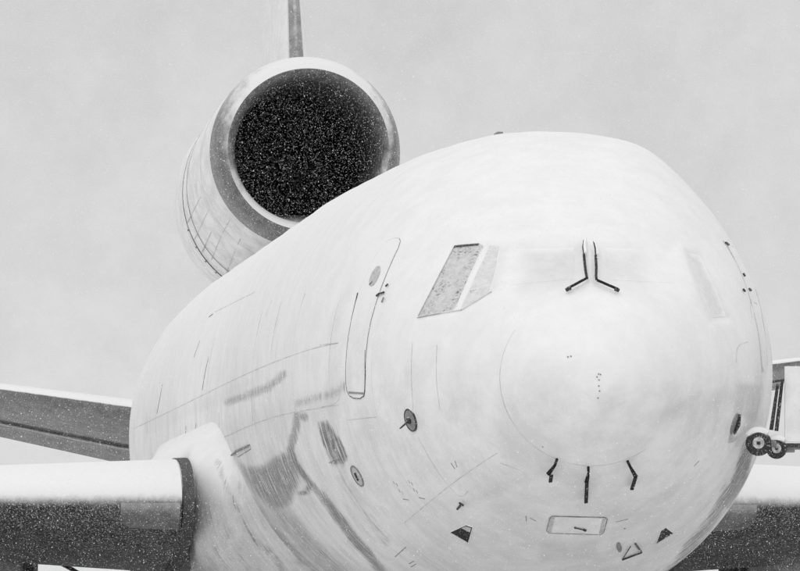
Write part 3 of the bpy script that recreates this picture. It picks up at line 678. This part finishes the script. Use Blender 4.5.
for k in range(36):
    t = 2*math.pi*k/36; u = Vector((math.cos(t), 0, math.sin(t))); s = Vector((-math.sin(t), 0, math.cos(t))); c0 = Vector((0, IY+4.6, IZ))
    m = MB(); rws = []
    for q, tw in ((.34, 35), (.7, 48), (1.14, 60)):
        dv = s*math.sin(R(tw)) + Vector((0, 1, 0))*math.cos(R(tw)); c1 = c0+u*q; e = dv.cross(u)*.008
        rws.append([c1-dv*.11-e, c1+dv*.11-e, c1+dv*.11+e, c1-dv*.11+e])
    m.grid(rws, True); m.build('fan_blade', 'fan', du, False)
# pylon between body and tail engine
rows = []
for Y, hw, z0, z1 in ((46.6, .05, 7.9, 9.0), (47.6, .35, 7.9, 9.2), (50, .75, 7.8, 9.4), (55, .9, 7.2, 9.5), (58.4, .5, 7.0, 9.4)): rows.append([(-hw, Y, z0), (-hw, Y, z1), (hw, Y, z1), (hw, Y, z0)])
MB().grid(rows, True).build('engine_pylon', 'white', plane, True)
# fin
def fin_rows(x0, x1):
    rows = []
    for z, Y, c, t in ((11.70, 48.0, 8.8, .125), (11.95, 48.2, 8.6, .125), (13.5, 49.2, 7.4, .105), (17.6, 53.4, 4.2, .10)):
        pr = [(x, h) for x, h in airfoil(t/ (1 if z > 11.5 else 1), 60) if x0 <= x <= x1]; rows.append([(h*c*.62, Y+x*c, z) for x, h in pr])
    return rows
fr = fin_rows(.022, 1.0); m = MB(); n0 = len(fr[0]); m.grid(fr); m.f.append(tuple(range(len(m.v)-n0, len(m.v)))); fin = m.build('tail_fin', 'white', plane)
fe = fin_rows(0, .024); m = MB().grid(fe); m.build('leading_edge', 'fin_edge', fin)
# ------------------------------------------------------------------ landing gear
def wheel(c, r, w, par, ax=(1, 0, 0)):
    o = MB().lathe([(r*.55, -w*.42), (r*.85, -w*.5), (r*.97, -w*.36), (r, 0), (r*.97, w*.36), (r*.85, w*.5), (r*.55, w*.42)], c, ax, 36).build('wheel', 'rubber', par)
    MB().lathe([(0, -w*.38), (r*.3, -w*.40), (r*.56, -w*.42), (r*.56, w*.42), (r*.3, w*.40), (0, w*.38)], c, ax, 28).build('rim', 'steel', o); return o
ng = MB().tube([(0, 5.6, 2.6), (0, 5.9, 1.5), (0, 6.0, .5)], [.14, .11, .09], 12).build('nose_gear_leg', 'steel', plane)
MB().tube([(0, 5.75, 1.9), (0, 7.4, 2.6)], .06, 8).build('drag_brace', 'steel', ng); MB().tube([(-.42, 6, .5), (.42, 6, .5)], .07, 10).build('axle', 'steel', ng)
for sx in (-1, 1): wheel((sx*.32, 6.0, .51), .51, .36, ng)
for sx in (-1, 1):
    x = sx*5.33; g_ = MB().tube([(x, 30.8, 3.7), (x, 30.8, 1.6), (x, 30.8, .7)], [.2, .18, .13], 14).build('main_gear_leg', 'steel', plane)
    MB().tube([(x, 30.6, 3.45), (sx*4.25, 30.6, 2.85), (x, 30.7, 1.8)], .05, 8).build('side_brace', 'black', g_); MB().tube([(x, 30.8, 1.6), (x, 28.9, 3.4)], .08, 8).build('drag_brace', 'black', g_)
    MB().tube([(x, 30.0, .7), (x, 31.7, .7)], .12, 10).build('bogie_beam', 'steel', g_)
    MB().box((x+sx*.33, 30.5, 2.75), (.5, 1.8, 1.6)).build('gear_door', 'wing', g_, False, .04)
    for dy in (-.85, .85):
        MB().tube([(x-.6, 30.8+dy, .66), (x+.6, 30.8+dy, .66)], .08, 8).build('axle', 'steel', g_)
        for k in (-1, 1): wheel((x+k*.45, 30.8+dy, .66), .66, .45, g_)
# ------------------------------------------------------------------ boarding stairs beside the far-side door
st = empty('boarding_stairs', (4.6, 3.4, 0))
tag(st, 'white mobile boarding stairs with black roller bumpers, beside the nose', 'stairs')
def sp(m, *a, **k):
    o = m.build(*a, **k); return o
def P3(x, y, Y): return on_plane(x, y, Y)
YP = 3.0
def put(mb, name, mat, par=st, **k):
    o = mb.build(name, mat, par, **k)
    if par is st: o.matrix_parent_inverse = Matrix.Translation(-Vector(st.location))
    return o
fl = 4.27
put(MB().box((4.68, YP+.75, fl), (3.64, 1.5, .05)), 'platform_deck', 'steel', smooth=False, bevel=.005)
put(MB().box((4.53, YP-.01, fl-.01), (3.96, .035, .05)), 'deck_edge', 'black', smooth=False)
a0 = P3(783.5, 443, YP)
put(MB().box((4.53, YP+.03, 4.27+.48), (3.96, .035, .90)), 'side_panel', 'white', smooth=False, bevel=.006)
put(MB().box((4.76, YP+1.47, 4.27+.46), (3.5, .035, .86)), 'side_panel', 'white', smooth=False, bevel=.006)
for (x0, y0), (x1, y1), YY in (((771.2, 430), (777.8, 384), YP-.06), ((776.4, 431), (782.4, 379.5), YP-.05)):
    A, Bv = P3(x0, y0, YY), P3(x1, y1, YY); put(MB().tube([A, A+(Bv-A)*.5, Bv], [.024, .022, .018], 8), 'bumper_bar', 'rubber')
for (x, y), rr_, YY in (((758.5, 443), .155, YP-.16), ((776.5, 448.5), .125, YP-.02)):
    c = P3(x, y, YY); ax = Vector((-.12, -1, 0)).normalized()
    o = put(MB().lathe([(rr_*.45, -.06), (rr_*.8, -.075), (rr_*.96, -.05), (rr_, 0), (rr_*.96, .05), (rr_*.8, .075), (rr_*.45, .06)], c, ax, 32), 'bumper_roller', 'rubber')
    for nm, mt, prof in (('hub', 'snowsteel', [(0, .05), (rr_*.25, .055), (rr_*.46, .06), (rr_*.46, -.02)]), ('hub_nut', 'black', [(0, .085), (rr_*.16, .08), (rr_*.2, .06)])):
        h_ = MB().lathe(prof, c, ax, 4 if nm == 'hub_nut' else 24).build(nm, mt, o)
    sn = [c + Vector((math.sin(t)*rr_*.93, 0, math.cos(t)*rr_*.93)) for t in np.linspace(-1.15, .9, 12)]
    MB().tube(sn, [.012]+[.05]*10+[.012], 10).build('snow_cap', 'snow', o)
    put(MB().box(c+Vector((.12, .12, 0)), (.22, .10, .09)), 'roller_bracket', 'steel', smooth=False, bevel=.01)
for xx in (5.4, 6.3):
    for yy in (YP+.12, YP+1.38): put(MB().box((xx, yy, 2.3), (.12, .12, 3.95)), 'column', 'steel', smooth=False, bevel=.01)
put(MB().box((7.6, YP+.75, .55), (5.4, 1.6, .22)), 'chassis', 'steel', smooth=False, bevel=.02)
for xx in (5.6, 9.8):
    for yy in (YP-.1, YP+1.6):
        o = put(MB().lathe([(.22, -.1), (.34, -.12), (.38, -.06), (.38, .06), (.34, .12), (.22, .1)], (xx, yy, .38), (0, 1, 0), 28), 'wheel', 'rubber'); MB().lathe([(0, -.09), (.22, -.1), (.22, .1), (0, .09)], (xx, yy, .38), (0, 1, 0), 20).build('rim', 'steel', o)
for k in range(19): put(MB().box((6.62+k*.235, YP+.75, fl-.02-(k+1)*.195), (.28, 1.2, .04)), 'step', 'steel', smooth=False)
for yy in (YP+.12, YP+1.38): put(MB().tube([(6.5, yy, fl-.05), (11.0, yy, .45)], .07, 8), 'stringer', 'steel'); put(MB().tube([(6.5, yy, fl+.9), (11.0, yy, 1.4)], .03, 8), 'handrail', 'white')
# ------------------------------------------------------------------ falling snow (real flakes filling the air round the aircraft)
NF = 2100000
lo = np.array([-12, -52, .05]); hi = np.array([10.5, 48, 14.4])
C = lo + (hi-lo)*rng.random((NF, 3))
# none inside the body
cz = np.clip((C[:, 2]-5.3)**2 + C[:, 0]**2, 0, None); C = C[~((cz < 9.6) & (C[:, 1] > 0))]; NF = len(C)
base = np.array([(1, 0, 0), (-.5, .87, 0), (-.5, -.87, 0)], float)
sz = .0024 + .0032*rng.random(NF)**5
A = rng.normal(size=(NF, 3)); A /= np.linalg.norm(A, axis=1)[:, None]; ang = rng.random(NF)*6.28
K = np.zeros((NF, 3, 3)); K[:, 0, 1] = -A[:, 2]; K[:, 0, 2] = A[:, 1]; K[:, 1, 0] = A[:, 2]; K[:, 1, 2] = -A[:, 0]; K[:, 2, 0] = -A[:, 1]; K[:, 2, 1] = A[:, 0]
Rm = np.eye(3)[None] + np.sin(ang)[:, None, None]*K + (1-np.cos(ang))[:, None, None]*(K @ K)
V = (np.einsum('nij,kj->nki', Rm, base)*sz[:, None, None]*(.7+.6*rng.random((NF, 3, 1))) + C[:, None, :]).reshape(-1, 3)
Fk = np.arange(NF*3)
me = bpy.data.meshes.new('falling_snow'); me.vertices.add(len(V)); me.vertices.foreach_set('co', V.ravel())
me.loops.add(len(Fk)); me.loops.foreach_set('vertex_index', Fk.astype(np.int32)); me.polygons.add(NF); me.polygons.foreach_set('loop_start', np.arange(NF, dtype=np.int32)*3)
me.update(calc_edges=True); me.validate()
tag(link('falling_snow', me, 'flake'), 'small white snowflakes falling through the air all round the airliner', 'snow', kind='stuff')
